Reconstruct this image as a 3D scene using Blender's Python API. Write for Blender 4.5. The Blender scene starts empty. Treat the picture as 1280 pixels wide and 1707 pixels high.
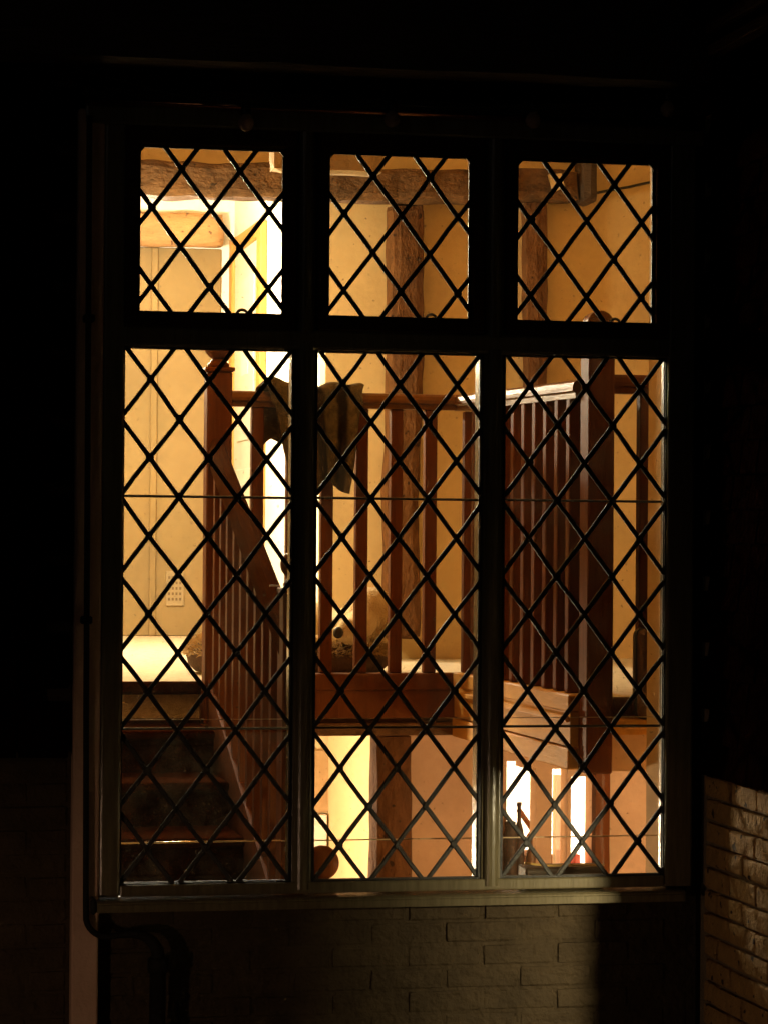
import bpy, bmesh, math, random
from mathutils import Vector, Matrix, noise

sc = bpy.context.scene
col = sc.collection

# ------------------------------------------------------------------ camera
CAM = Vector((-1.28, -6.3, 1.7))
yaw, pitch, roll = math.radians(11.5), math.radians(0.592), 0.0075
F = Vector((math.sin(yaw)*math.cos(pitch), math.cos(yaw)*math.cos(pitch), math.sin(pitch)))
R0 = Vector((math.cos(yaw), -math.sin(yaw), 0)); U0 = R0.cross(F)
R = R0*math.cos(roll) + U0*math.sin(roll); U = U0*math.cos(roll) - R0*math.sin(roll)
cd = bpy.data.cameras.new('camera'); cam = bpy.data.objects.new('camera', cd); col.objects.link(cam)
cam.matrix_world = Matrix(((R.x, U.x, -F.x, CAM.x), (R.y, U.y, -F.y, CAM.y), (R.z, U.z, -F.z, CAM.z), (0, 0, 0, 1)))
cd.sensor_fit = 'VERTICAL'; cd.sensor_height = 36; cd.sensor_width = 36; cd.lens = 4500/1707*36
cd.clip_end = 500; cd.clip_start = 0.05
sc.camera = cam

# ------------------------------------------------------------------ world: night sky, sun far below the horizon
w = bpy.data.worlds.new('World'); sc.world = w; w.use_nodes = True
nt = w.node_tree; bg = nt.nodes['Background']
sky = nt.nodes.new('ShaderNodeTexSky'); sky.sky_type = 'NISHITA'; sky.sun_disc = False
sky.sun_elevation = math.radians(-4); sky.sun_rotation = math.radians(150)
nt.links.new(sky.outputs[0], bg.inputs[0]); bg.inputs[1].default_value = 0.002
# faint sun lamp added from the left for glints on bulbs and bar
sl_ = bpy.data.lights.new('glint_sun', 'SUN'); sl_.energy = 0.008; sl_.angle = math.radians(0.5); sl_.color = (1.0, 0.86, 0.72)
mo = bpy.data.objects.new('glint_sun', sl_); col.objects.link(mo)
mo.rotation_euler = Vector((0.60, 0.72, -0.24)).to_track_quat('-Z', 'Y').to_euler()
sc.view_settings.view_transform = 'Standard'; sc.view_settings.look = 'None'
sc.view_settings.exposure = 0; sc.view_settings.gamma = 1; sc.view_settings.use_curve_mapping = False
sc.cycles.max_bounces = 7; sc.cycles.diffuse_bounces = 4; sc.cycles.glossy_bounces = 3
sc.cycles.transparent_max_bounces = 24; sc.cycles.transmission_bounces = 6
sc.cycles.caustics_reflective = False; sc.cycles.caustics_refractive = False
sc.cycles.sample_clamp_indirect = 4.0
sc.cycles.use_denoising = True

# lamps of the place and added fills (strength of the glowing globes)
LANDING_LAMP = (1.0, 0.84, 0.52, 580)
CORRIDOR_LAMP = (1.0, 0.90, 0.70, 2100)
HALL_LAMP = (1.0, 0.80, 0.54, 900)
WELL_FILL = (1.0, 0.43, 0.09, 150)  # added fill for the front faces in the stair well
KITCHEN_LAMP = (1.0, 0.93, 0.80, 900)
UNDER_FILL = (1.0, 0.68, 0.38, 220)  # added fill for the partition under the landing
WING_LAMP = (1.0, 0.82, 0.47, 5600)  # unseen lamp placed to light the sill and the wall below
GARDEN_LAMP = (1.0, 0.60, 0.36, 420)

# ------------------------------------------------------------------ materials
def mat(name, c1, c2=None, rough=0.6, scale=6, bump=0.0, bscale=40, stretch=(1, 1, 1), spec=0.5, detail=6, spots=None, coat=0, tint=None):
    m = bpy.data.materials.new(name); m.use_nodes = True
    n = m.node_tree.nodes; l = m.node_tree.links; b = n['Principled BSDF']
    b.inputs['Roughness'].default_value = rough; b.inputs['Specular IOR Level'].default_value = spec
    b.inputs['Coat Weight'].default_value = coat
    if tint: b.inputs['Specular Tint'].default_value = (*tint, 1)
    tc = n.new('ShaderNodeNewGeometry')
    mp = n.new('ShaderNodeMapping'); mp.inputs['Scale'].default_value = stretch
    l.new(tc.outputs['Position'], mp.inputs[0])
    nz = n.new('ShaderNodeTexNoise'); nz.inputs['Scale'].default_value = scale; nz.inputs['Detail'].default_value = detail
    nz.inputs['Roughness'].default_value = 0.65
    l.new(mp.outputs[0], nz.inputs['Vector'])
    rp = n.new('ShaderNodeValToRGB'); rp.color_ramp.elements[0].position = 0.3; rp.color_ramp.elements[1].position = 0.72
    rp.color_ramp.elements[0].color = (*c1, 1); rp.color_ramp.elements[1].color = (*(c2 or c1), 1)
    l.new(nz.outputs[0], rp.inputs[0])
    out = rp.outputs[0]
    if spots:   # small dark specks with a shape of their own
        sp = n.new('ShaderNodeTexNoise'); sp.inputs['Scale'].default_value = spots[1]; sp.inputs['Detail'].default_value = 2
        l.new(tc.outputs['Position'], sp.inputs['Vector'])
        sr = n.new('ShaderNodeValToRGB'); sr.color_ramp.elements[0].position = spots[2]; sr.color_ramp.elements[1].position = spots[2]+0.04
        l.new(sp.outputs[0], sr.inputs[0])
        mx = n.new('ShaderNodeMix'); mx.data_type = 'RGBA'
        l.new(sr.outputs[0], mx.inputs[0]); l.new(out, mx.inputs[6]); mx.inputs[7].default_value = (*spots[0], 1)
        out = mx.outputs[2]
    l.new(out, b.inputs['Base Color'])
    if bump:
        bz = n.new('ShaderNodeTexNoise'); bz.inputs['Scale'].default_value = bscale; bz.inputs['Detail'].default_value = 5
        l.new(mp.outputs[0], bz.inputs['Vector'])
        bp = n.new('ShaderNodeBump'); bp.inputs['Strength'].default_value = bump; bp.inputs['Distance'].default_value = 0.01
        l.new(bz.outputs[0], bp.inputs['Height']); l.new(bp.outputs[0], b.inputs['Normal'])
    return m

def emit(name, c):
    m = bpy.data.materials.new(name); m.use_nodes = True; n = m.node_tree.nodes; n.remove(n['Principled BSDF'])
    e = n.new('ShaderNodeEmission'); e.inputs[0].default_value = (c[0], c[1], c[2], 1); e.inputs[1].default_value = c[3]
    m.node_tree.links.new(e.outputs[0], n['Material Output'].inputs[0])
    return m

def glass_mat(name, seed, dust=0.03, tint=(0.985, 0.975, 0.945)):
    m = bpy.data.materials.new(name); m.use_nodes = True; n = m.node_tree.nodes; l = m.node_tree.links
    n.remove(n['Principled BSDF'])
    tr = n.new('ShaderNodeBsdfTransparent'); tr.inputs[0].default_value = (*tint, 1)
    gl = n.new('ShaderNodeBsdfGlossy'); gl.inputs['Roughness'].default_value = 0.015
    fr = n.new('ShaderNodeFresnel'); fr.inputs[0].default_value = 1.45
    geo = n.new('ShaderNodeNewGeometry')
    wv = n.new('ShaderNodeTexNoise'); wv.inputs['Scale'].default_value = 9; wv.inputs['Detail'].default_value = 1
    l.new(geo.outputs['Position'], wv.inputs['Vector'])
    bp = n.new('ShaderNodeBump'); bp.inputs['Strength'].default_value = 0.12; bp.inputs['Distance'].default_value = 0.004
    l.new(wv.outputs[0], bp.inputs['Height']); l.new(bp.outputs[0], gl.inputs['Normal'])
    m1 = n.new('ShaderNodeMixShader'); l.new(fr.outputs[0], m1.inputs[0]); l.new(tr.outputs[0], m1.inputs[1]); l.new(gl.outputs[0], m1.inputs[2])
    # dust and fly specks
    df = n.new('ShaderNodeBsdfDiffuse'); df.inputs[0].default_value = (0.30, 0.24, 0.16, 1)
    tl = n.new('ShaderNodeBsdfTranslucent'); tl.inputs[0].default_value = (0.34, 0.26, 0.16, 1)
    dd = n.new('ShaderNodeMixShader'); dd.inputs[0].default_value = 0.5; l.new(df.outputs[0], dd.inputs[1]); l.new(tl.outputs[0], dd.inputs[2])
    sp = n.new('ShaderNodeTexNoise'); sp.inputs['Scale'].default_value = 95; sp.noise_dimensions = '4D'; sp.inputs['Detail'].default_value = 4; sp.inputs['W'].default_value = seed
    l.new(geo.outputs['Position'], sp.inputs['Vector'])
    r1 = n.new('ShaderNodeMapRange'); r1.inputs[1].default_value = 0.665; r1.inputs[2].default_value = 0.74; r1.inputs[4].default_value = 0.32
    l.new(sp.outputs[0], r1.inputs[0])
    big = n.new('ShaderNodeTexNoise'); big.inputs['Scale'].default_value = 14; big.inputs['Detail'].default_value = 8; big.inputs['Roughness'].default_value = 0.8
    l.new(geo.outputs['Position'], big.inputs['Vector'])
    r2 = n.new('ShaderNodeMapRange'); r2.inputs[1].default_value = 0.35; r2.inputs[2].default_value = 0.8; r2.inputs[4].default_value = dust*2
    l.new(big.outputs[0], r2.inputs[0])
    ad = n.new('ShaderNodeMath'); ad.operation = 'ADD'; l.new(r1.outputs[0], ad.inputs[0]); l.new(r2.outputs[0], ad.inputs[1])
    m2 = n.new('ShaderNodeMixShader'); l.new(ad.outputs[0], m2.inputs[0]); l.new(m1.outputs[0], m2.inputs[1]); l.new(dd.outputs[0], m2.inputs[2])
    l.new(m2.outputs[0], n['Material Output'].inputs[0])
    return m

M = {}
M['plaster_gold'] = mat('plaster_gold', (0.60, 0.425, 0.195), (0.71, 0.52, 0.255), 0.85, 2.6, 0.35, 14, spots=((0.16, 0.08, 0.03), 26, 0.77))
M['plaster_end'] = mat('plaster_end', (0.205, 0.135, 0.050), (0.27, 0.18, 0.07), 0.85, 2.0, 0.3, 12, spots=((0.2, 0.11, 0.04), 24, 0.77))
M['plaster_cream'] = mat('plaster_cream', (0.70, 0.54, 0.30), (0.78, 0.62, 0.36), 0.85, 2.0, 0.3, 12, spots=((0.2, 0.11, 0.04), 24, 0.77))
M['plaster_white'] = mat('plaster_white', (0.84, 0.80, 0.68), (0.90, 0.86, 0.76), 0.85, 2.0, 0.25, 12, spots=((0.4, 0.28, 0.14), 22, 0.78))
M['plaster_tan'] = mat('plaster_tan', (0.50, 0.33, 0.21), (0.64, 0.44, 0.29), 0.8, 5, 0.3, 30)
M['joist_paint'] = mat('joist_paint', (0.22, 0.14, 0.055), (0.32, 0.21, 0.09), 0.85, 9, 0.6, 30)
M['plaster_dim'] = mat('plaster_dim', (0.40, 0.28, 0.15), (0.48, 0.34, 0.19), 0.85, 3)
M['beam_wood'] = mat('beam_wood', (0.055, 0.027, 0.011), (0.19, 0.098, 0.040), 0.85, 22, 1.0, 60, (0.7, 1, 1), detail=11, spots=((0.028, 0.014, 0.006), 30, 0.67), spec=0.2)
M['post_wood'] = mat('post_wood', (0.075, 0.030, 0.010), (0.18, 0.080, 0.028), 0.85, 20, 1.0, 60, (1, 1, 0.5), detail=11, spots=((0.03, 0.013, 0.005), 30, 0.67), spec=0.2)
M['lintel_wood'] = mat('lintel_wood', (0.30, 0.15, 0.05), (0.46, 0.26, 0.10), 0.8, 14, 0.9, 50, (0.5, 1.5, 1.5), detail=10, spots=((0.12, 0.05, 0.015), 28, 0.66))
M['stair_wood'] = mat('stair_wood', (0.095, 0.029, 0.009), (0.165, 0.056, 0.018), 0.5, 9, 0.15, 60, (4, 4, 0.4), spec=0.05, tint=(1.0, 0.45, 0.15))
M['shaded_rail'] = mat('shaded_rail', (0.050, 0.017, 0.006), (0.075, 0.027, 0.010), 0.9, 9, 0.15, 60, (3, 0.4, 3), spec=0.0)  # stair rail's lack of light put into a darker wood colour
M['rail_wood'] = mat('rail_wood', (0.115, 0.045, 0.009), (0.18, 0.072, 0.015), 0.36, 9, 0.1, 60, (3, 0.4, 3), spec=0.25, tint=(1.0, 0.60, 0.22))
M['lit_wood'] = mat('lit_wood', (0.46, 0.23, 0.055), (0.70, 0.38, 0.085), 0.55, 6, 0.15, 50, (3, 0.5, 3), spec=0.10, tint=(1.0, 0.55, 0.2))  # gallery trim wood with its gold lamplight put into the colour
M['door_frame'] = mat('door_frame', (0.50, 0.25, 0.05), (0.58, 0.30, 0.07), 0.5, 5)
M['door_paint'] = mat('door_paint', (0.72, 0.66, 0.52), (0.80, 0.74, 0.60), 0.5, 3)
M['carpet'] = mat('carpet', (0.52, 0.41, 0.25), (0.72, 0.60, 0.40), 0.95, 30, 0.8, 180)
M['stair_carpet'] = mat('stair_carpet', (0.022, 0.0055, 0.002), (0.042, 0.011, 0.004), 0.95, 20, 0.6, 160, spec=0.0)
M['window_paint'] = mat('window_paint', (0.12, 0.100, 0.056), (0.20, 0.170, 0.100), 0.22, 12, 0.12, 40, (6, 6, 0.6))
M['casement_paint'] = mat('casement_paint', (0.045, 0.022, 0.011), (0.07, 0.036, 0.018), 0.9, 10, 0.2, 50, spec=0.0)
M['lead'] = mat('lead', (0.030, 0.028, 0.025), (0.065, 0.06, 0.05), 0.55, 40, 0.4, 120)
M['iron'] = mat('iron', (0.012, 0.011, 0.010), (0.022, 0.02, 0.018), 0.5, 30, 0.3, 90)
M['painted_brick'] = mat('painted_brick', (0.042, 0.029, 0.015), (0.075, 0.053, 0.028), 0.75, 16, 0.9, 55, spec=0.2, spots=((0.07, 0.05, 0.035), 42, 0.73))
M['painted_mortar'] = mat('painted_mortar', (0.22, 0.17, 0.11), (0.32, 0.25, 0.17), 0.75, 22, 0.8, 80)
M['old_brick'] = mat('old_brick', (0.36, 0.21, 0.072), (0.56, 0.34, 0.125), 0.85, 24, 1.0, 70, spots=((0.06, 0.035, 0.018), 30, 0.64))
M['render_strip'] = mat('render_strip', (0.58, 0.38, 0.27), (0.68, 0.46, 0.34), 0.8, 8, 0.5, 60)
M['tile'] = mat('tile', (0.006, 0.0016, 0.0010), (0.013, 0.0036, 0.0022), 1.0, 14, 0.8, 60, spec=0.0)
M['dark_timber'] = mat('dark_timber', (0.030, 0.017, 0.010), (0.055, 0.030, 0.018), 0.6, 8, 0.5, 40, (0.5, 3, 3))
M['eave_wood'] = mat('eave_wood', (0.16, 0.075, 0.035), (0.27, 0.13, 0.06), 0.7, 8, 0.5, 40, (3, 0.5, 3))
M['black_pipe'] = mat('black_pipe', (0.010, 0.009, 0.008), (0.02, 0.018, 0.016), 0.7, 20, 0.4, 60, spec=0.15)
M['copper'] = mat('copper', (0.55, 0.22, 0.10), (0.70, 0.30, 0.14), 0.22, 15, 0.1, 60)
M['copper'].node_tree.nodes['Principled BSDF'].inputs['Metallic'].default_value = 1.0
M['ground'] = mat('ground', (0.05, 0.045, 0.04), (0.09, 0.08, 0.07), 0.9, 4, 0.5, 30)
M['black_plastic'] = mat('black_plastic', (0.012, 0.011, 0.010), (0.018, 0.017, 0.015), 0.45)
M['bulb'] = mat('bulb', (0.45, 0.28, 0.20), (0.55, 0.36, 0.26), 0.08, 10)
M['dog_coat'] = mat('dog_coat', (0.82, 0.60, 0.30), (0.93, 0.74, 0.44), 0.9, 22, 0.9, 170)
M['dog_nose'] = mat('dog_nose', (0.012, 0.008, 0.006), (0.02, 0.014, 0.01), 0.35)
M['bed_fur'] = mat('bed_fur', (0.46, 0.31, 0.14), (0.66, 0.47, 0.24), 0.95, 30)
M['bed_side'] = mat('bed_side', (0.06, 0.026, 0.012), (0.10, 0.045, 0.02), 0.9, 14, 0.5, 80)
M['leather'] = mat('leather', (0.06, 0.026, 0.012), (0.22, 0.12, 0.06), 0.5, 24, 0.5, 60)
M['brass'] = mat('brass', (0.55, 0.38, 0.13), (0.65, 0.45, 0.17), 0.25, 8)
M['white_paper'] = mat('white_paper', (0.78, 0.74, 0.66), (0.84, 0.80, 0.72), 0.8, 4)
M['red'] = mat('red', (0.75, 0.045, 0.015), (0.8, 0.07, 0.02), 0.4, 4)
M['white_paint'] = mat('white_paint', (0.80, 0.78, 0.72), (0.86, 0.84, 0.78), 0.4, 4)
M['picture'] = mat('picture', (0.40, 0.26, 0.12), (0.52, 0.36, 0.19), 0.6, 12)
M['polished'] = mat('polished', (0.8, 0.7, 0.5), (0.85, 0.75, 0.55), 0.22, 5)
M['polished'].node_tree.nodes['Principled BSDF'].inputs['Metallic'].default_value = 1.0
M['acrylic'] = mat('acrylic', (0.62, 0.50, 0.34), (0.72, 0.60, 0.42), 0.15, 5)
M['vent_white'] = mat('vent_white', (0.27, 0.195, 0.09), (0.31, 0.225, 0.11), 0.5, 5)
M['dark_gap'] = mat('dark_gap', (0.13, 0.08, 0.03), (0.16, 0.10, 0.04), 0.8, 5)
for k, (du, ti) in enumerate(((0.02, (0.99, 0.98, 0.95)), (0.034, (0.97, 0.965, 0.925)), (0.05, (0.955, 0.95, 0.93)), (0.028, (0.975, 0.955, 0.90)))):
    M['glass%d' % k] = glass_mat('glass%d' % k, k*3.1, du, ti)
M['plain_glass'] = glass_mat('plain_glass', 7.7, 0.01)

# patterned garment, its stripes also paint in the shade of the folds
def cloth_mat():
    m = mat('garment', (0.070, 0.054, 0.028), (0.17, 0.132, 0.072), 0.95, 40, 0.8, 220, (1, 1, 1), detail=5, spec=0.03)
    n = m.node_tree.nodes; l = m.node_tree.links; b = n['Principled BSDF']; src = b.inputs['Base Color'].links[0].from_socket
    at = n.new('ShaderNodeAttribute'); at.attribute_name = 'fold_shade_stripe'
    mx = n.new('ShaderNodeMix'); mx.data_type = 'RGBA'; mx.inputs[7].default_value = (0.020, 0.014, 0.009, 1)
    l.new(at.outputs['Fac'], mx.inputs[0]); l.new(src, mx.inputs[6]); l.new(mx.outputs[2], b.inputs['Base Color'])
    return m
M['garment'] = cloth_mat()

# ------------------------------------------------------------------ mesh helpers
WORLD = {}
def me_from_bm(bm, name, smooth=False):
    me = bpy.data.meshes.new(name); bmesh.ops.recalc_face_normals(bm, faces=bm.faces[:]); bm.to_mesh(me); bm.free()
    if smooth:
        for p in me.polygons: p.use_smooth = True
    return me

def obj(name, bm, m, parent=None, label=None, cat=None, group=None, kind=None, smooth=False, base=False):
    vs = [v.co for v in bm.verts]
    lo = Vector([min(v[i] for v in vs) for i in range(3)]); hi = Vector([max(v[i] for v in vs) for i in range(3)])
    c = (lo+hi)/2
    if base: c.z = lo.z
    for v in bm.verts: v.co -= c
    me = me_from_bm(bm, name, smooth); me.materials.append(M[m] if isinstance(m, str) else m)
    o = bpy.data.objects.new(name, me); col.objects.link(o)
    if parent: o.parent = parent; o.location = c - WORLD[parent.name]
    else: o.location = c
    WORLD[o.name] = c.copy()
    tag(o, label, cat, group, kind)
    return o

def tag(o, label=None, cat=None, group=None, kind=None):
    if label: o['label'] = label
    if cat: o['category'] = cat
    if group: o['group'] = group
    if kind: o['kind'] = kind
    return o

def thing(name, loc, label, cat, group=None):
    o = bpy.data.objects.new(name, None); col.objects.link(o); o.location = loc; o.empty_display_size = 0.05
    WORLD[o.name] = Vector(loc); tag(o, label, cat, group)
    return o

def piece(name, me, loc, parent, rot=None, scale=None):
    o = bpy.data.objects.new(name, me); col.objects.link(o); o.parent = parent
    o.location = Vector(loc) - WORLD[parent.name]
    if rot: o.rotation_euler = rot
    if scale: o.scale = scale
    WORLD[o.name] = Vector(loc)
    return o

def box(bm, x0, x1, y0, y1, z0, z1, bevel=0.0, seg=1):
    r = bmesh.ops.create_cube(bm, size=1)
    for v in r['verts']:
        v.co = Vector(((x0+x1)/2 + v.co.x*(x1-x0), (y0+y1)/2 + v.co.y*(y1-y0), (z0+z1)/2 + v.co.z*(z1-z0)))
    if bevel:
        es = list({e for v in r['verts'] for e in v.link_edges})
        bmesh.ops.bevel(bm, geom=es, offset=bevel, segments=seg, affect='EDGES', profile=0.5)
    return bm

def B(x0, x1, y0, y1, z0, z1, bevel=0.0, seg=1):
    return box(bmesh.new(), x0, x1, y0, y1, z0, z1, bevel, seg)

def rough_box(x0, x1, y0, y1, z0, z1, cell=0.05, amp=0.012, seed=0, warp=0.0):
    """a hand-hewn timber: a box cut into cells, its faces pushed about by noise"""
    bm = bmesh.new(); L = (x1-x0, y1-y0, z1-z0); N = [max(2, min(110, int(round(l/cell)))) for l in L]
    lo = Vector((x0, y0, z0)); vd = {}
    def vert(i, j, k):
        t = (i, j, k)
        if t not in vd:
            p = lo + Vector((L[0]*i/N[0], L[1]*j/N[1], L[2]*k/N[2]))
            c = Vector(((x0+x1)/2, (y0+y1)/2, (z0+z1)/2))
            q = p*9 + Vector((seed*7.3, seed*3.1, seed))
            off = Vector((noise.noise(q), noise.noise(q+Vector((31, 0, 0))), noise.noise(q+Vector((0, 47, 0)))))*amp
            big = Vector((noise.noise(p*2.3+Vector((seed, 9, 1))), noise.noise(p*2.3+Vector((seed, 19, 5))), noise.noise(p*2.3+Vector((seed, 29, 7)))))*warp
            ne = sum((i in (0, N[0]), j in (0, N[1]), k in (0, N[2])))
            if ne >= 2:   # wear the arrises
                d = c-p
                for a, on in enumerate((i in (0, N[0]), j in (0, N[1]), k in (0, N[2]))):
                    if on: off[a] += math.copysign(min(0.008, 0.12*L[a]), d[a])
            vd[t] = bm.verts.new(p+off+big)
        return vd[t]
    for (a, b, c) in ((0, 1, 2), (1, 2, 0), (2, 0, 1)):
        for s in (0, N[c]):
            for i in range(N[a]):
                for j in range(N[b]):
                    ids = []
                    for (di, dj) in ((0, 0), (1, 0), (1, 1), (0, 1)):
                        t = [0, 0, 0]; t[a] = i+di; t[b] = j+dj; t[c] = s; ids.append(vert(*t))
                    bm.faces.new(ids)
    return bm

def tube(bm, pts, r, n=10, cap=True):
    pts = [Vector(p) for p in pts]; rings = []
    rr = r if isinstance(r, (list, tuple)) else [r]*len(pts)
    prev = None
    for i, p in enumerate(pts):
        t = (pts[min(i+1, len(pts)-1)] - pts[max(i-1, 0)]).normalized()
        if prev is None:
            a = Vector((0, 0, 1)) if abs(t.z) < 0.9 else Vector((1, 0, 0)); u = t.cross(a).normalized()
        else:
            u = (prev - t*prev.dot(t)).normalized()
        prev = u; v = t.cross(u)
        rings.append([bm.verts.new(p + (u*math.cos(2*math.pi*k/n) + v*math.sin(2*math.pi*k/n))*rr[i]) for k in range(n)])
    for a, b in zip(rings, rings[1:]):
        for k in range(n): bm.faces.new((a[k], a[(k+1) % n], b[(k+1) % n], b[k]))
    if cap: bm.faces.new(rings[0][::-1]); bm.faces.new(rings[-1])
    return bm

def lathe(bm, c, prof, n=24):
    c = Vector(c); rings = []
    for r, z in prof:
        if r < 1e-5: rings.append([bm.verts.new(c+Vector((0, 0, z)))])
        else: rings.append([bm.verts.new(c+Vector((r*math.cos(2*math.pi*k/n), r*math.sin(2*math.pi*k/n), z))) for k in range(n)])
    for a, b in zip(rings, rings[1:]):
        if len(a) == 1 and len(b) == 1: continue
        for k in range(n):
            k2 = (k+1) % n
            if len(a) == 1: bm.faces.new((a[0], b[k], b[k2]))
            elif len(b) == 1: bm.faces.new((a[k], a[k2], b[0]))
            else: bm.faces.new((a[k], a[k2], b[k2], b[k]))
    if len(rings[0]) > 1: bm.faces.new(rings[0][::-1])
    if len(rings[-1]) > 1: bm.faces.new(rings[-1])
    return bm

def prism(bm, poly, axis, a, b):
    """extrude a 2-D outline along an axis: 'x' outline is (y,z), 'y' outline is (x,z)"""
    def v(p, t): return Vector((t, p[0], p[1])) if axis == 'x' else Vector((p[0], t, p[1]))
    A = [bm.verts.new(v(p, a)) for p in poly]; Bv = [bm.verts.new(v(p, b)) for p in poly]
    n = len(poly)
    bm.faces.new(A[::-1]); bm.faces.new(Bv)
    for i in range(n): bm.faces.new((A[i], A[(i+1) % n], Bv[(i+1) % n], Bv[i]))
    return bm

def sphere(bm, c, r, sub=2, scale=(1, 1, 1), rot=None):
    mt = Matrix.Translation(Vector(c)) @ (rot.to_4x4() if rot else Matrix.Identity(4)) @ Matrix.Diagonal((*scale, 1))
    bmesh.ops.create_icosphere(bm, subdivisions=sub, radius=r, matrix=mt)
    return bm

def struct(name, bm, m, parent=None):
    return obj(name, bm, m, parent, kind=None if parent else 'structure')

# ================================================================== THE SETTING
FLOOR = 1.268      # landing floor
LOW = -0.6         # lower hall floor
CEIL = 3.75
struct('ground', B(-40, 40, -60, -0.001, -0.9, 0.0), 'ground')
struct('lower_floor', B(-2.2, 2.6, 0.2, 5.8, LOW-0.1, LOW), 'plaster_dim')
struct('landing_floor', B(-2.2, 2.4, 1.76, 5.65, 1.16, FLOOR), 'carpet')
struct('gallery_floor', B(0.66, 2.4, 0.50, 1.759, 1.16, FLOOR), 'carpet')
struct('lower_ceiling', B(-0.6, 2.4, 1.775, 5.65, 1.105, 1.159), 'plaster_tan')
struct('ceiling', B(-2.3, 2.5, 0.05, 5.8, CEIL, CEIL+0.1), 'plaster_cream')
struct('wall_landing', B(0.454, 2.4, 3.3, 3.42, 1.16, CEIL), 'plaster_gold')
struct('wall_passage', B(0.454, 0.56, 3.421, 5.6, 1.16, CEIL), 'plaster_white')
struct('wall_passage_end', B(-2.2, 0.6, 5.6, 5.72, 1.16, CEIL), 'plaster_white')
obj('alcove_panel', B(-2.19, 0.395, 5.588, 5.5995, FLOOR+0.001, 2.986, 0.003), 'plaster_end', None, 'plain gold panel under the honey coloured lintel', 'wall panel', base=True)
struct('wall_above_beam', B(-2.2, 0.453, 3.24, 3.36, 3.02, CEIL), 'plaster_gold')
struct('wall_far_left', B(-2.3, -2.2, 0.2, 5.8, LOW, CEIL), 'plaster_gold')
struct('wall_far_right', B(2.4, 2.5, 0.2, 5.8, LOW, CEIL), 'plaster_gold')
struct('wall_stair', B(-0.86, -0.78, 0.26, 1.74, LOW, CEIL), 'plaster_dim')
struct('wall_lower_back', B(-2.2, 0.86, 4.0, 4.1, LOW, 1.104), 'plaster_cream')
struct('wall_lower_passage', B(0.60, 0.66, 2.05, 3.99, LOW, 1.104), 'plaster_cream')
struct('wall_kitchen_back', B(0.661, 2.4, 3.3, 3.4, LOW, 1.104), 'plaster_white')
# inner lining of the front wall, with the window opening
bm = bmesh.new()
box(bm, -2.2, -0.66, 0.12, 0.26, LOW, CEIL); box(bm, 0.735, 2.4, 0.12, 0.26, LOW, CEIL)
box(bm, -0.659, 0.734, 0.12, 0.26, LOW, 0.86); box(bm, -0.659, 0.734, 0.12, 0.26, 2.70, CEIL)
struct('wall_front_lining', bm, 'plaster_gold')
# lower hall partition under the landing with its bays
bm = bmesh.new()
for (x0, x1, z0, z1) in ((0.43, 0.772, LOW, 1.10), (0.772, 0.820, 1.015, 1.10), (0.820, 0.868, 0.995, 1.10), (0.868, 0.918, LOW, 1.10),
                         (0.918, 0.968, 0.99, 1.10), (0.968, 0.980, LOW, 1.10), (0.980, 1.048, 0.965, 1.10), (1.048, 2.4, LOW, 1.10)):
    box(bm, x0, x1, 1.85, 1.93, z0, z1)
bmesh.ops.remove_doubles(bm, verts=bm.verts[:], dist=1e-5)
struct('wall_lower_partition', bm, 'plaster_tan')

# ================================================================== OUTER WALLS
rng = random.Random(4)
PL, PH, PD = 0.185, 0.055, 0.05
def brick_mesh(name, L, H, D, seed, m):
    bm = bmesh.new(); r = random.Random(seed)
    box(bm, -L/2, L/2, -D/2, D/2, -H/2, H/2, 0.005, 2)
    for v in bm.verts: v.co += Vector((r.uniform(-1, 1), r.uniform(-.6, .6), r.uniform(-1, 1)))*0.0018
    me = me_from_bm(bm, name, False); me.materials.append(M[m]); return me

# front wall below and beside the window
fw = thing('front_wall', (0, 0.06, 0), 'cream painted brick wall below and around the leaded window', 'wall')
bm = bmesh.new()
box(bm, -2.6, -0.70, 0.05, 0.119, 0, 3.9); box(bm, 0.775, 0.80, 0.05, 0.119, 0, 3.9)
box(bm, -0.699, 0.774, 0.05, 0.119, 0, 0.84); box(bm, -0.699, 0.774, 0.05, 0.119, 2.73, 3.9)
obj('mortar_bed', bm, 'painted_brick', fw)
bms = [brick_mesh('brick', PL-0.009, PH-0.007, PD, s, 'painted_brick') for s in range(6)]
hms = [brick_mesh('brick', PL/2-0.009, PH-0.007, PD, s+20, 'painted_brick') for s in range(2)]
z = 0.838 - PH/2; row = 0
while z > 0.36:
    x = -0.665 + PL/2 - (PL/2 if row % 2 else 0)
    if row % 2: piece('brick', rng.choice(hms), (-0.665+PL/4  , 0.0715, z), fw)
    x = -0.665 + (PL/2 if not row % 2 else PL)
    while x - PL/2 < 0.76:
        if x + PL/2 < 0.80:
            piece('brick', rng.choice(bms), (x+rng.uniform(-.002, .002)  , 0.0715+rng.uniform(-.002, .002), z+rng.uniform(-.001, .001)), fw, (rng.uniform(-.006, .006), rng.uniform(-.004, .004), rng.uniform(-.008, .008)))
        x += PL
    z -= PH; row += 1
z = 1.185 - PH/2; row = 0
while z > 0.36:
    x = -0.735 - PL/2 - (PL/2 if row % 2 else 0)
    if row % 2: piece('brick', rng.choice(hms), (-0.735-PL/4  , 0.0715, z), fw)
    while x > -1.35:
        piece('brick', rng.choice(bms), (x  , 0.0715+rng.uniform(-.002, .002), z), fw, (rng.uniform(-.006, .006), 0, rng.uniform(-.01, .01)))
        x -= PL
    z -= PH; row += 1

# smooth rendered strip left of the window
obj('render_strip', B(-0.731, -0.6690, -0.008, 0.049, 0.0, 2.70, 0.004), 'render_strip', None, 'smooth pinkish rendered strip behind the thin black pipe', 'wall strip', base=True)

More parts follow.
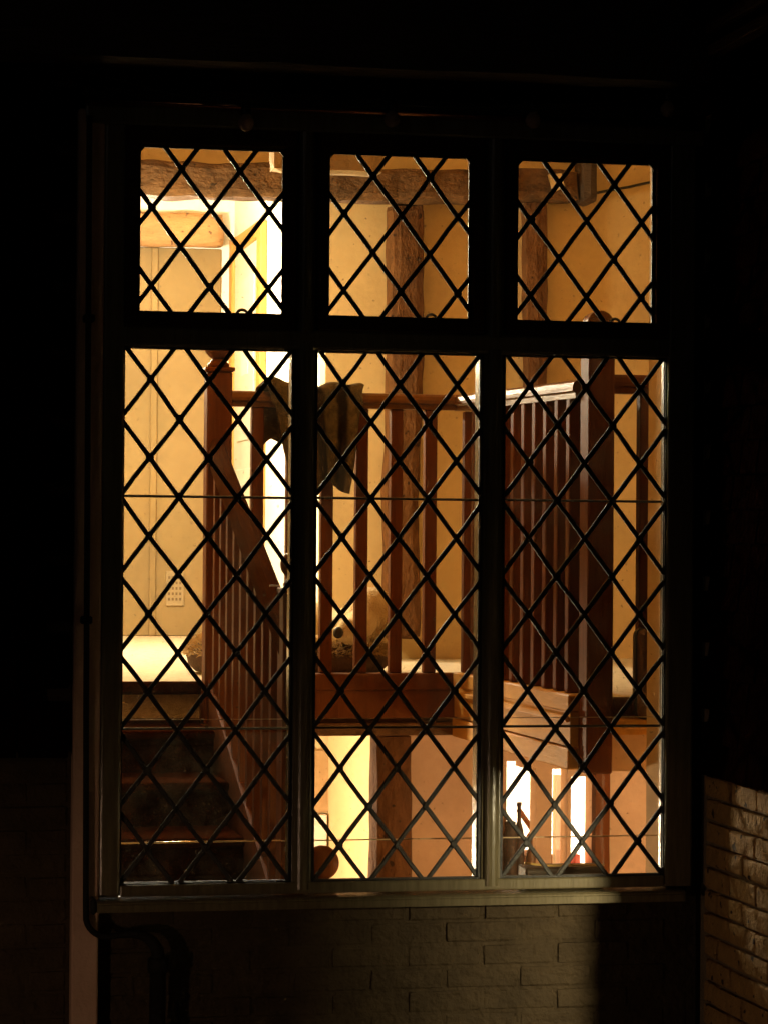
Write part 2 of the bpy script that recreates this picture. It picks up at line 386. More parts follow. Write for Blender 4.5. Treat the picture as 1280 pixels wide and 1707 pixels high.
# tile hanging, left of the window, above the brick plinth
def tile_mesh(name, wd, ht, th, seed):
    bm = bmesh.new(); r = random.Random(seed)
    box(bm, -wd/2, wd/2, -th/2, th/2, -ht/2, ht/2, 0.002)
    for v in bm.verts: v.co += Vector((r.uniform(-1, 1), 0, r.uniform(-1, 1)))*0.002
    me = me_from_bm(bm, name); me.materials.append(M['tile']); return me
tms = [tile_mesh('tile', 0.116, 0.125, 0.012, s) for s in range(4)]
th = thing('tile_hanging', (-1.0, 0.03, 1.19), 'dark hanging clay tiles left of the window above the brick', 'tile cladding')
obj('batten_board', B(-1.9, -0.734, 0.03, 0.048, 1.20, 2.95), 'dark_timber', th)
for i in range(22):
    for j in range(6):
        x = -0.80 - j*0.12 - (0.06 if i % 2 else 0)
        piece('tile', rng.choice(tms), (x, 0.012+rng.uniform(-.002, .002), 1.25+i*0.08), th, (math.radians(-7)+rng.uniform(-.02, .02), rng.uniform(-.012, .012), 0))

# jettied upper wall over the window
jt = thing('jetty', (0, 0, 2.80), 'black timber jetty overhanging the window from above', 'jetty')
obj('bressummer', rough_box(-2.6, 0.79, -0.10, 0.045, 2.80, 3.02, 0.09, 0.006, 3), 'dark_timber', jt)
obj('upper_wall', B(-2.6, 0.79, -0.09, 0.045, 3.03, 4.2), 'dark_timber', jt)

# right wing: brick plinth, hung tiles, eaves; unseen lit opening nearer the viewer, cut to shape light on the sill
wg = thing('wing_wall', (0.86, -1.0, 0), 'projecting wing wall with pale worn bricks low on the right', 'wall')
bm = bmesh.new()
box(bm, 0.81, 0.90, -0.80, 0.045, 0, 3.2); box(bm, 0.81, 0.90, -3.4, -1.122, 0, 3.2)
box(bm, 0.81, 0.90, -1.121, -0.801, 1.045, 3.2); box(bm, 0.81, 0.90, -1.121, -0.801, 0, 0.35)
bmesh.ops.remove_doubles(bm, verts=bm.verts[:], dist=1e-5)
obj('mortar_bed', bm, 'painted_mortar', wg)
wms = [brick_mesh('brick', PL-0.010, PH-0.008, PD, s+50, 'old_brick') for s in range(6)]
whs = [brick_mesh('brick', PL/2-0.010, PH-0.008, PD, s+80, 'old_brick') for s in range(3)]
z = 1.135 - PH/2; row = 0
while z > 0.3:
    y = -0.02
    k = row % 2
    while y > -0.66:
        if (k == 0): L, me_ = PL, rng.choice(wms)
        else: L, me_ = PL/2, rng.choice(whs)
        piece('brick', me_, (0.822+rng.uniform(-.003, .003), y-L/2, z+rng.uniform(-.0015, .0015)), wg, (rng.uniform(-.008, .008), rng.uniform(-.006, .006), math.pi/2+rng.uniform(-.014, .014)))
        y -= L
        k = 0 if (row % 2 == 0 or k) else 0
    z -= PH; row += 1
wt = thing('tile_hanging', (0.8, -0.3, 1.14), 'dark red hanging tiles on the wing above its pale bricks', 'tile cladding')
for i in range(21):
    for j in range(6):
        y = -0.06 - j*0.12 - (0.06 if i % 2 else 0)
        if True:
            piece('tile', rng.choice(tms), (0.796+rng.uniform(-.002, .002), y, 1.20+i*0.08), wt, (math.radians(-7)+rng.uniform(-.02, .02), rng.uniform(-.012, .012), -math.pi/2))
ev = thing('wing_eaves', (0.75, -1, 2.88), 'brown timber eaves of the wing at the upper right', 'eaves')
obj('fascia', B(0.765, 0.785, -3.4, -0.08, 2.925, 2.962, 0.003), 'eave_wood', ev)
obj('soffit_board', B(0.772, 0.809, -3.4, -0.06, 2.872, 2.90, 0.003), 'eave_wood', ev)
obj('roof_slope', prism(bmesh.new(), [(0.70, 2.97), (0.73, 3.0), (1.9, 3.9), (1.9, 3.86)], 'y', -3.4, 0.04), 'tile', ev)
# the wing's unseen room behind the opening, white to spread lamp glow
wr = bmesh.new()
box(wr, 0.901, 2.3, -3.4, -3.3, 0, 2.6); box(wr, 2.301, 2.4, -3.4, -0.2, 0, 2.6); box(wr, 0.901, 2.3, -0.30, -0.2, 0, 2.6)
box(wr, 0.901, 2.3, -3.299, -0.301, 2.5, 2.6); box(wr, 0.901, 2.3, -3.299, -0.301, 0.001, 0.05)
struct('wing_room', wr, 'white_paint')

# ================================================================== THE WINDOW
win = thing('leaded_window', (0.03, 0.0, 0.84), 'large six light leaded window glowing against the dark wall', 'window')
LOWER = [(-0.621, -0.2145), (-0.163, 0.2430), (0.296, 0.7050)]
UPPER = [(-0.588, -0.2400), (-0.137, 0.2130), (0.324, 0.6720)]
XC = [-0.4165, 0.0425, 0.5010]
LZ = (0.888, 2.150); UZ = (2.228, 2.624)
def bar(name, x0, x1, y0, y1, z0, z1, bv=0.006):
    return obj(name, B(x0, x1, y0, y1, z0, z1, bv, 2), 'window_paint', win)
bar('jamb', -0.668, -0.6195, -0.004, 0.060, 0.862, 2.705)
bar('jamb', 0.7040, 0.772, -0.004, 0.060, 0.862, 2.705)
bar('head', -0.715, 0.790, -0.012, 0.060, 2.665, 2.715)
bar('transom', -0.6250, 0.7090, -0.002, 0.052, 2.148, 2.197, 0.008)
for (a, b) in ((-0.2155, -0.1615), (0.2420, 0.2975)):
    # moulded mullion: a rounded nose between two fillets
    x0, x1 = a, b; xm = (a+b)/2; pf = []
    bm = bmesh.new()
    out = [(x0, 0.085), (x0, 0.012), (x0+0.004, 0.010), (x0+0.005, 0.006), (x0+0.009, 0.005)]
    for k in range(9):
        t = math.pi*k/8; out.append((xm - (xm-x0-0.010)*math.cos(t), 0.004 - 0.014*math.sin(t)))
    out += [(x1-0.009, 0.005), (x1-0.005, 0.006), (x1-0.004, 0.010), (x1, 0.012), (x1, 0.085)]
    for (z0, z1) in ((0.872, 2.160), (2.188, 2.672)):
        lo_ = [bm.verts.new((p[0], p[1], z0)) for p in out]; hi_ = [bm.verts.new((p[0], p[1], z1)) for p in out]
        for i in range(len(out)):
            j = (i+1) % len(out); bm.faces.new((lo_[i], lo_[j], hi_[j], hi_[i]))
        bm.faces.new(lo_[::-1]); bm.faces.new(hi_)
    obj('mullion', bm, 'window_paint', win)
bar('bottom_rail', -0.6190, 0.7035, -0.002, 0.040, 0.862, 0.8895, 0.004)
sl = bmesh.new()
prism(sl, [(-0.048, 0.832), (-0.048, 0.852), (-0.040, 0.858), (0.118, 0.8615), (0.118, 0.832)], 'x', -0.676, 0.742)
bmesh.ops.bevel(sl, geom=[e for e in sl.edges if abs(e.verts[0].co.y+0.048) < 1e-4 and abs(e.verts[1].co.y+0.048) < 1e-4], offset=0.003, segments=2, affect='EDGES')
obj('sill', sl, 'window_paint', win)
obj('sill_end', B(-0.692, -0.677, -0.050, 0.02, 0.828, 0.866, 0.006), 'black_plastic', win)

# ---- leaded lights
DX, DZ = 0.139, 0.1835
def clip_poly(poly, x0, x1, z0, z1):
    def cut(ps, f):
        o = []
        for i in range(len(ps)):
            a, b = ps[i], ps[(i+1) % len(ps)]; fa, fb = f(a), f(b)
            if fa >= 0: o.append(a)
            if (fa >= 0) != (fb >= 0):
                t = fa/(fa-fb); o.append((a[0]+(b[0]-a[0])*t, a[1]+(b[1]-a[1])*t))
        return o
    for f in (lambda p: p[0]-x0, lambda p: x1-p[0], lambda p: p[1]-z0, lambda p: z1-p[1]):
        poly = cut(poly, f)
        if len(poly) < 3: return []
    return poly
def area(p): return abs(sum(p[i][0]*p[(i+1) % len(p)][1]-p[(i+1) % len(p)][0]*p[i][1] for i in range(len(p)))/2)
sj = bmesh.new(); lathe(sj, (0, 0, 0), [(0.0001, 0.0), (0.0105, 0.0), (0.009, 0.0015), (0.006, 0.0027), (0, 0.003)], 8)
SOLDER = me_from_bm(sj, 'solder_joint', True); SOLDER.materials.append(M['lead'])
GY = 0.020
prng = random.Random(11)
def leaded(light, xr, zr, xc, zn, bars, corners):
    x0, x1 = xr; z0, z1 = zr
    # panes
    n = 0
    for i in range(-4, 5):
        for j in range(-14, 6):
            for half in (0, 1):
                cx_ = xc + (i+0.5*half)*DX + 0.0; cz_ = zn + (j+0.5*half)*DZ + DZ/2
                poly = clip_poly([(cx_-DX/2, cz_), (cx_, cz_-DZ/2), (cx_+DX/2, cz_), (cx_, cz_+DZ/2)], x0+0.001, x1-0.001, z0+0.001, z1-0.001)
                if len(poly) < 3 or area(poly) < 2e-4: continue
                tx, tz = prng.uniform(-.012, .012), prng.uniform(-.012, .012)
                bm = prism(bmesh.new(), poly, 'y', GY-0.001, GY+0.0015)
                for v in bm.verts: v.co.y += (v.co.x-cx_)*tx + (v.co.z-cz_)*tz
                obj('pane', bm, 'glass%d' % prng.choice((0, 0, 1, 1, 2, 3)), light); n += 1
    # diagonal cames, each one strip
    s = DZ/DX; cw = 0.0056; nrm = math.hypot(1, s)
    for sg in (1, -1):
        for k in range(-20, 21):
            # the line z = zn + sg*s*(x-xc) + k*DZ
            pts = []
            for x in (x0, x1):
                zz = zn + sg*s*(x-xc) + k*DZ
                if z0-1e-6 <= zz <= z1+1e-6: pts.append((x, zz))
            for zz in (z0, z1):
                x = xc + (zz-zn-k*DZ)/(sg*s)
                if x0 < x < x1: pts.append((x, zz))
            if len(pts) < 2: continue
            a, b = Vector(pts[0]), Vector(pts[1])
            if (b-a).length < 0.012: continue
            d = (b-a).normalized(); p = Vector((-d.y, d.x))
            bm = bmesh.new(); ns = max(2, int((b-a).length/0.045)); rows = []
            for q in range(ns+1):
                t = q/ns; c = a+(b-a)*t
                wob = noise.noise(Vector((c.x*9+k*5, c.y*9, sg*3)))*0.0032; c2 = c + p*wob
                ww = cw*(1+0.12*noise.noise(Vector((c.x*40, c.y*40, k))))
                rows.append([bm.verts.new((c2.x+p.x*o_*ww, GY+yy, c2.y+p.y*o_*ww)) for (o_, yy) in ((-1, -0.0014), (-0.55, -0.0042), (0.55, -0.0042), (1, -0.0014), (0.9, 0.0045), (-0.9, 0.0045))])
            for r0_, r1_ in zip(rows, rows[1:]):
                for u in range(6): bm.faces.new((r0_[u], r0_[(u+1) % 6], r1_[(u+1) % 6], r1_[u]))
            bm.faces.new(rows[0][::-1]); bm.faces.new(rows[-1])
            if sg < 0:
                for v in bm.verts: v.co.y -= 0.0006
            obj('lead_came', bm, 'lead', light)
    # soldered joints where cames cross
    for i in range(-8, 9):
        for j in range(-30, 12):
            if (i+j) % 2: continue
            x = xc + i*DX/2; zz = zn + j*DZ/2
            if x0+0.004 < x < x1-0.004 and z0+0.004 < zz < z1-0.004:
                piece('solder_joint', SOLDER, (x, GY-0.0040, zz), light, (math.pi/2, 0, prng.uniform(0, 1)))
    # border came
    bm = bmesh.new()
    for (a0, a1, b0, b1) in ((x0, x0+0.006, z0, z1), (x1-0.006, x1, z0, z1), (x0+0.006, x1-0.006, z0, z0+0.006), (x0+0.006, x1-0.006, z1-0.006, z1)):
        box(bm, a0, a1, GY-0.003, GY+0.004, b0, b1)
    obj('border_came', bm, 'lead', light)
    for zb in bars:
        obj('saddle_bar', tube(bmesh.new(), [(x0, GY+0.014, zb), (x1, GY+0.014, zb-0.001)], 0.0032, 8), 'iron', light)
    if corners:
        for sx, xx in ((1, x0), (-1, x1)):
            obj('corner_plate', prism(bmesh.new(), [(xx, z1), (xx+sx*0.020, z1), (xx, z1-0.024)], 'y', GY-0.010, GY-0.006), 'lead', light)

for k in range(3):
    x0, x1 = LOWER[k]
    lt = thing('fixed_light', (sum(LOWER[k])/2, GY, LZ[0]), None, None); lt.parent = win; lt.location = WORLD[lt.name]-WORLD[win.name]
    leaded(lt, LOWER[k], LZ, XC[k], 2.073, (1.799, 1.252), False)
    bm = bmesh.new()   # putty fillet round the glass
    for (a0, a1, b0, b1) in ((x0-0.002, x0+0.004, LZ[0], LZ[1]), (x1-0.004, x1+0.002, LZ[0], LZ[1]), (x0+0.004, x1-0.004, LZ[0], LZ[0]+0.004), (x0+0.004, x1-0.004, LZ[1]-0.004, LZ[1])):
        box(bm, a0, a1, GY-0.010, GY-0.0032, b0, b1)
    obj('putty', bm, 'iron', lt)
for k in range(3):
    ox0, ox1 = LOWER[k]; x0, x1 = UPPER[k]
    ct = thing('casement', (sum(UPPER[k])/2, 0.02, 2.2), None, None); ct.parent = win; ct.location = WORLD[ct.name]-WORLD[win.name]
    def cb(n_, a, b, c, d): obj(n_, B(a, b, -0.008, 0.036 if n_ != 'stile' else 0.048, c, d, 0.004, 2), 'casement_paint', ct)
    cb('stile', ox0+0.0008, x0, 2.1945, 2.668); cb('stile', x1, ox1-0.0005, 2.1945, 2.668)
    cb('casement_rail', x0-0.008, x1+0.008, 2.1950, UZ[0]); cb('casement_rail', x0-0.008, x1+0.008, UZ[1], 2.6675)
    leaded(ct, UPPER[k], UZ, XC[k], 2.477, (), True)
    hx = (-0.334, 0.125, 0.585)[k]
    pts = [(hx+0.013*math.cos(t), 0.055, 2.228+0.004+0.013*math.sin(t)) for t in [math.pi*(-0.25+1.7*i/14) for i in range(15)]]
    obj('stay_hook', tube(bmesh.new(), pts, 0.0035, 8), 'iron', ct)

# inner jamb linings, seen lit through the panes
struct('window_reveal', B(0.7300, 0.7420, 0.0605, 0.1195, 0.862, 2.699), 'plaster_gold')
struct('window_reveal', B(-0.6700, -0.6580, 0.0605, 0.1195, 0.862, 2.699), 'plaster_gold')
# thin strip of the inner glazing behind the lower panes
ig = thing('inner_glazing_strip', (0.03, 0.15, 0.98), 'thin pale horizontal strip behind the lowest panes', 'glazing strip')
obj('strip', tube(bmesh.new(), [(-0.655, 0.153, 0.970), (-0.215, 0.153, 0.972)], 0.0022, 12), 'polished', ig, smooth=True)
obj('strip', B(-0.214, 0.73, 0.150, 0.156, 0.969, 0.9715), 'acrylic', ig)
obj('strip', B(-0.655, 0.73, 0.152, 0.156, 1.264, 1.2655), 'acrylic', ig)

# ================================================================== LANDING BALUSTRADE, STAIR
RT = 2.146   # top of the level hand rails
bl = thing('landing_balustrade', (0.25, 1.75, FLOOR), 'dark balustrade along the landing behind the middle light', 'balustrade')
def rail_profile(bm, p0, p1, wd, ht):
    """moulded hand rail between two points of its top centre line"""
    p0, p1 = Vector(p0), Vector(p1); d = (p1-p0); h = Vector((d.x, d.y, 0)).normalized(); s = Vector((-h.y, h.x, 0)); up = Vector((0, 0, 1))
    prof = [(-.36, -1), (-.36, -.72), (-.5, -.62), (-.5, -.42), (-.42, -.18), (-.25, -.04), (0, 0), (.25, -.04), (.42, -.18), (.5, -.42), (.5, -.62), (.36, -.72), (.36, -1)]
    A = [bm.verts.new(p0+s*a*wd+up*b*ht) for a, b in prof]; Bq = [bm.verts.new(p1+s*a*wd+up*b*ht) for a, b in prof]
    for i in range(len(prof)):
        j = (i+1) % len(prof); bm.faces.new((A[i], A[j], Bq[j], Bq[i]))
    bm.faces.new(A[::-1]); bm.faces.new(Bq)
    return bm
obj('hand_rail', rail_profile(bmesh.new(), (-0.115, 1.75, RT), (0.60, 1.75, RT), 0.06, 0.048), 'rail_wood', bl)
obj('base_rail', B(-0.115, 0.60, 1.715, 1.785, 1.244, 1.295, 0.006, 2), 'stair_wood', bl)
obj('apron', B(-0.20, 0.615, 1.722, 1.758, 1.16, 1.2435), 'stair_wood', bl)
obj('lower_moulding', B(-0.20, 0.60, 1.70, 1.774, 1.108, 1.146, 0.006, 2), 'beam_wood', bl)
for x in (-0.033, 0.074, 0.180, 0.287, 0.394, 0.500):
    obj('baluster', B(x-0.0185, x+0.0185, 1.733, 1.770, 1.2955, RT-0.048, 0.003), 'stair_wood', bl)
# side run coming towards the window
gb = thing('gallery_balustrade', (0.63, 1.1, FLOOR), 'side balustrade with gleaming hand rail running toward the window', 'balustrade')
YA, YB = 1.72, 0.50
def gx(y): return 0.598 + (1.75-y)/1.27*0.034
obj('hand_rail', rail_profile(bmesh.new(), (gx(1.76), 1.76, RT), (gx(0.50), 0.50, RT-0.022), 0.06, 0.05), 'rail_wood', gb)
bm = bmesh.new(); box(bm, 0, 0.07, 0.50, 1.70, 1.255, 1.300, 0.004)
for v in bm.verts: v.co.x += gx(v.co.y)-0.035
obj('base_rail', bm, 'lit_wood', gb)
bm = bmesh.new(); box(bm, 0, 0.05, 0.50, 1.70, 1.165, 1.2545)
for v in bm.verts: v.co.x += gx(v.co.y)-0.030
ap = obj('apron', bm, 'lit_wood', gb)
bm = bmesh.new(); box(bm, -0.012, 0.0, 0.50, 1.70, 1.228, 1.244, 0.004, 2)
for v in bm.verts: v.co.x += gx(v.co.y)-0.0305
obj('bead', bm, 'lit_wood', ap)
bm = bmesh.new(); box(bm, -0.006, 0.05, 0.50, 1.70, 1.105, 1.1595, 0.003)
for v in bm.verts: v.co.x += gx(v.co.y)-0.030
obj('lower_moulding', bm, 'lit_wood', gb)
nb = 11
for i in range(nb):
    y = 1.66 - i*(1.66-0.58)/(nb-1); x = gx(y)
    obj('baluster', B(x-0.018, x+0.018, y-0.018, y+0.018, 1.3005, RT-0.056, 0.003), 'stair_wood', gb)
# newel at the near corner, with a rounded head
nw = thing('newel_post', (0.66, 0.46, FLOOR-0.1), 'square newel post with half round head behind the right light', 'newel post')
obj('shaft', B(0.622, 0.692, 0.415, 0.497, 1.10, 2.185, 0.004), 'stair_wood', nw)
pf = [(0.630, 2.1855), (0.684, 2.1855), (0.684, 2.205)]
hd = [(0.657+0.036*math.cos(t), 2.262+0.036*math.sin(t)) for t in [math.pi*i/16 for i in range(17)]]
obj('rounded_head', prism(bmesh.new(), [(0.640, 2.1855), (0.674, 2.1855), (0.676, 2.235)] + hd + [(0.638, 2.235)], 'y', 0.430, 0.482), 'rail_wood', nw)
# the short run to the right of that newel
rb = thing('front_balustrade', (0.9, 0.46, FLOOR), 'dark short balustrade right of the round headed newel', 'balustrade')
obj('hand_rail', rail_profile(bmesh.new(), (0.693, 0.46, 2.135), (2.39, 0.46, 2.135), 0.06, 0.05), 'stair_wood', rb)
obj('base_rail', B(0.693, 2.39, 0.425, 0.495, 1.245, 1.295, 0.004), 'stair_wood', rb)
obj('ledge', B(0.693, 2.39, 0.32, 0.4245, 1.222, 1.2445, 0.003), 'lit_wood', rb)
obj('apron', B(0.693, 2.39, 0.43, 0.47, 1.20, 1.2445), 'lit_wood', rb)
obj('lower_moulding', B(0.693, 2.39, 0.44, 0.499, 1.105, 1.199), 'plaster_tan', rb)
for i in range(12):
    x = 0.790 + i*0.0665
    obj('baluster', B(x-0.0215, x+0.0215, 0.442, 0.478, 1.2955, 2.085, 0.003), 'stair_wood', rb)

# newel at the head of the stair
def ball_newel(name, x, y, z0, z1, wd, br, label):
    t = thing(name, (x, y, z0), label, 'newel post', 'turned newel posts of the stair')
    obj('shaft', B(x-wd/2, x+wd/2, y-wd/2, y+wd/2, z0, z1, 0.004), 'stair_wood', t)
    obj('cap', B(x-wd/2-0.007, x+wd/2+0.007, y-wd/2-0.007, y+wd/2+0.007, z1+0.0003, z1+0.014, 0.004, 2), 'stair_wood', t)
    pr = [(wd*0.42, z1+0.0145), (wd*0.44, z1+0.024), (wd*0.30, z1+0.034), (wd*0.22, z1+0.042)]
    cz = z1+0.040+br*0.93
    for k in range(2, 17):
        a = -math.pi/2 + math.pi*k/16; pr.append((max(0.0, br*math.cos(a)) if k < 16 else 0.0, cz+br*math.sin(a)))
    obj('ball_finial', lathe(bmesh.new(), (x, y, 0), pr, 24), 'stair_wood', t, smooth=True)
    return t
ball_newel('newel_post', -0.1525, 1.75, 1.05, 2.200, 0.076, 0.044, 'ball topped newel post at the head of the stair')
ball_newel('newel_post', -0.158, 0.335, 0.20, 1.565, 0.060, 0.034, 'ball topped newel post at the foot of the sloping rail')
ball_newel('newel_post', -0.062, 0.44, LOW, 0.800  , 0.0715, 0.044, 'dark ball finial low behind the middle light')

# the stair
st = thing('staircase', (-0.45, 1.2, LOW), 'dark carpeted stair climbing to the bright landing at left', 'staircase')
RISE, GO = 0.122, 0.295
for k in range(1, 6):
    yt = 1.76 - GO*(k-1); zt = FLOOR - RISE*k
    y0 = yt-GO
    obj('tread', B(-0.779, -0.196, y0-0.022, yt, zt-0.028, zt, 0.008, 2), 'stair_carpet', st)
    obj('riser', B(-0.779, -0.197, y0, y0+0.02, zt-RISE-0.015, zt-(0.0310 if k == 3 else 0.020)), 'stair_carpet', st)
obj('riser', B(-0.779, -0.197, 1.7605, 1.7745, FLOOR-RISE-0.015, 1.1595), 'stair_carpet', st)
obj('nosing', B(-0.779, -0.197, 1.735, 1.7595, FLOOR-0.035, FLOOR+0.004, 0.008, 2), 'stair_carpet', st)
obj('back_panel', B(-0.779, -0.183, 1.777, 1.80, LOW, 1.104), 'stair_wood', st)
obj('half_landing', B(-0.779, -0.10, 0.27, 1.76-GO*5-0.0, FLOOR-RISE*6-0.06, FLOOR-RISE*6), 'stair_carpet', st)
# closed string and spandrel panel on the well side
def hz(y): return 2.030 - 0.385*(1.79-y)
def sz(y): return 1.292 - 0.40*(1.75-y)
obj('string', prism(bmesh.new(), [(1.712, sz(1.712)), (0.366, sz(0.366)), (0.366, sz(0.366)-0.20), (1.712, sz(1.712)-0.20)], 'x', -0.182, -0.150), 'stair_wood', st)
obj('spandrel', prism(bmesh.new(), [(1.712, sz(1.712)-0.2005), (0.366, sz(0.366)-0.2005), (0.366, LOW), (1.712, LOW)], 'x', -0.178, -0.156), 'stair_wood', st)
obj('hand_rail', rail_profile(bmesh.new(), (-0.160, 1.711, hz(1.711)), (-0.160, 0.366, hz(0.366)), 0.052, 0.095), 'shaded_rail', st)
nst = 10
for i in range(nst):
    y = 1.64 - i*(1.64-0.44)/(nst-1)
    bm = B(-0.177, -0.143, y-0.017, y+0.017, sz(y)+0.0, hz(y)-0.095)
    for v in bm.verts:
        v.co.z += (v.co.y-y)*(0.385 if v.co.z > (sz(y)+hz(y))/2 else 0.40)
    obj('baluster', bm, 'stair_wood', st)

# ================================================================== TIMBERS
obj('ceiling_beam', rough_box(-2.1, 1.02, 3.10, 3.235, 2.912, 3.03, 0.022, 0.014, 2, 0.016), 'beam_wood', None, 'rough hewn long beam above the left and middle lights', 'beam')
obj('ceiling_beam', rough_box(1.06, 1.37, 3.19, 3.298, 2.935, 3.055, 0.035, 0.009, 5, 0.006), 'beam_wood', None, 'short stub of beam behind the top right light', 'beam')
tg = obj('timber_block', rough_box(1.372, 1.43, 3.16, 3.298, 2.93, 3.25, 0.03, 0.004, 8), 'dark_timber', None, 'dark upright timber end at the right of the beam stub', 'timber')
obj('plaster_patch', prism(bmesh.new(), [(1.243, 3.03), (1.292, 3.035), (1.305, 2.985), (1.262, 2.965)], 'y', 3.162, 3.176), 'plaster_cream', None, 'pale chip of plaster on the beam stub', 'plaster patch')
obj('joist', rough_box(0.135, 0.515, 2.55, 2.66, 2.925, 3.20, 0.04, 0.004, 6), 'joist_paint', None, 'pale boxed joist hanging in front of the long beam', 'joist')
obj('wall_post', rough_box(0.665, 0.790, 3.18, 3.2985, 1.345, 2.915, 0.028, 0.008, 9, 0.010), 'post_wood', None, 'upright oak post on the gold wall behind the middle light', 'post')
obj('wall_post', rough_box(1.178, 1.270, 3.22, 3.2985, FLOOR+0.001, 2.94, 0.04, 0.007, 12, 0.010), 'post_wood', None, 'upright oak post on the gold wall behind the right light', 'post')
obj('lintel', rough_box(-1.2, 0.395, 5.50, 5.599, 2.985, 3.138, 0.04, 0.006, 15, 0.004), 'lintel_wood', None, 'rounded honey coloured lintel at the end of the passage', 'lintel', smooth=True)
obj('lower_post', rough_box(0.345, 0.468, 1.79, 1.93, LOW, 1.104, 0.05, 0.005, 17, 0.004), 'post_wood', None, 'brown oak post under the landing in the lower hall', 'post')
obj('lower_post', rough_box(1.040, 1.098, 1.80, 1.849, LOW, 1.104, 0.05, 0.004, 18), 'stair_wood', None, 'dark post right of the bright kitchen bays', 'post')

# passage end wall details
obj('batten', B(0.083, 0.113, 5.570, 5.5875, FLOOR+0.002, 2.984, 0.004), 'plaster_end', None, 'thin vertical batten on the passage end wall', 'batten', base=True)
vt = thing('air_vent', (0.215, 5.59, 1.42), 'small pale slotted vent low on the passage end wall', 'vent')
obj('plate', B(0.158, 0.240, 5.580, 5.5875, 1.40, 1.555, 0.003), 'vent_white', vt)
for i in range(5):
    for j in range(4):
        obj('slot', B(0.168+j*0.0165, 0.177+j*0.0165, 5.5775, 5.5798, 1.425+i*0.024, 1.437+i*0.024), 'dark_gap', vt)
dr = thing('passage_door', (0.45, 5.1, FLOOR), 'pale panelled door in a yellow frame beside the bright passage', 'door')
obj('door_leaf', B(0.440, 0.4535, 4.77, 5.47, FLOOR+0.005, 2.95), 'door_paint', dr)
obj('frame_post', B(0.425, 0.4535, 4.66, 4.769, FLOOR, 3.01, 0.004), 'door_frame', dr)
obj('frame_post', B(0.425, 0.4535, 5.471, 5.56, FLOOR, 3.03, 0.004), 'door_frame', dr)
obj('frame_head', B(0.427, 0.4535, 4.7695, 5.4705, 2.951, 3.02, 0.004), 'door_frame', dr)
for (z0, z1) in ((1.42, 2.0), (2.12, 2.82)):
    obj('door_panel', B(0.433, 0.4395, 4.88, 5.36, z0, z1, 0.003), 'door_paint', dr)
obj('notice', B(0.4305, 0.4328, 5.02, 5.22, 2.40, 2.62), 'white_paper', dr)

# cable and hook on the landing wall at right
obj('cable', tube(bmesh.new(), [(1.46, 3.285, 2.985), (1.52, 3.28, 2.998), (1.58, 3.28, 3.01), (1.68, 3.285, 3.035)], 0.005, 8), 'black_plastic', None, 'thin dark cable sloping across the gold wall at top right', 'cable')
obj('wall_hook', tube(bmesh.new(), [(0.790+0.025*math.cos(t), 0.35, 2.30+0.04*math.sin(t)) for t in [math.pi*(0.55+0.75*i/8) for i in range(9)]], 0.003, 8), 'black_plastic', None, 'small curved dark hook beside the top right light', 'hook')

# ================================================================== THINGS ON THE LANDING
# garment over the rail
def garment():
    bm = bmesh.new(); nu, nv = 72, 50; grid = []; lay = bm.verts.layers.float.new('fold_shade_stripe')
    for j in range(nv+1):
        row = []
        for i in range(nu+1):
            u = i/nu; v = j/nv           # v: 0 back hem, over the rail, 1 front hem
            s = v*0.525 - 0.20            # cloth length from the crest
            if s < -0.03: y = 1.788+0.006; zz = RT+0.012 + (s+0.03)
            elif s < 0.03:
                a = (s+0.03)/0.06*math.pi; y = 1.75+0.040*math.cos(a); zz = RT+0.012+0.016*math.sin(a)
            else: y = 1.708; zz = RT+0.012-(s-0.03)
            t = max(0.0, (s-0.0)/0.325)   # front fall
            tt = max(t, 0.0); xl = -0.030 + 0.10*tt**0.9 + 0.008*math.sin(tt*6); xr = 0.290 - 0.062*tt**1.2 - 0.006*math.sin(tt*5)
            if s < 0: xl, xr = -0.03 - s*.08, 0.290 + s*.08
            hem = 1.0
            x = xl + (xr-xl)*u
            if s > -0.05 and s < 0.08: x += 0.006*math.sin(s*60+u*9)
            fold = 0.62*math.sin(u*15 + 1.2*math.sin(t*2.2+u*3)) + 0.30*math.sin(u*33 + 2.2*t + 1.0) + 0.25*math.sin(u*6 - t*5)
            amp = 0.008+0.022*min(1, max(0, t*1.6))
            if s > 0.0: y -= 0.010 + amp*(fold+0.6)
            zz += (0.011*math.sin(u*8+0.6) + 0.006*math.sin(u*21) - 0.020*max(0, u-0.72)*3 - 0.03*max(0, 0.10-u)*6)*(1 if s < 0.05 else 0.4) 
            if s > 0.05: zz += (0.016*math.sin(u*11+0.5) + 0.02*(0.5-u))*(s-0.05)/0.275
            
            vv = bm.verts.new((x, y, zz)); k_ = 0.5+0.5*math.sin(u*24 + 1.6*math.sin(t*2.0+u*2.5) + 2.5*t*(u-0.3))
            vv[lay] = min(1.0, max(0.0, (k_-0.45)*3.0)) * (0.25+0.75*min(1, max(0, (u-0.25)*4))); row.append(vv)
        grid.append(row)
    for j in range(nv):
        for i in range(nu): bm.faces.new((grid[j][i], grid[j][i+1], grid[j+1][i+1], grid[j+1][i]))
    return bm
g = obj('garment', garment(), 'garment', None, 'dark patterned garment draped over the landing hand rail', 'garment', smooth=True)
so = g.modifiers.new('thickness', 'SOLIDIFY'); so.thickness = 0.005

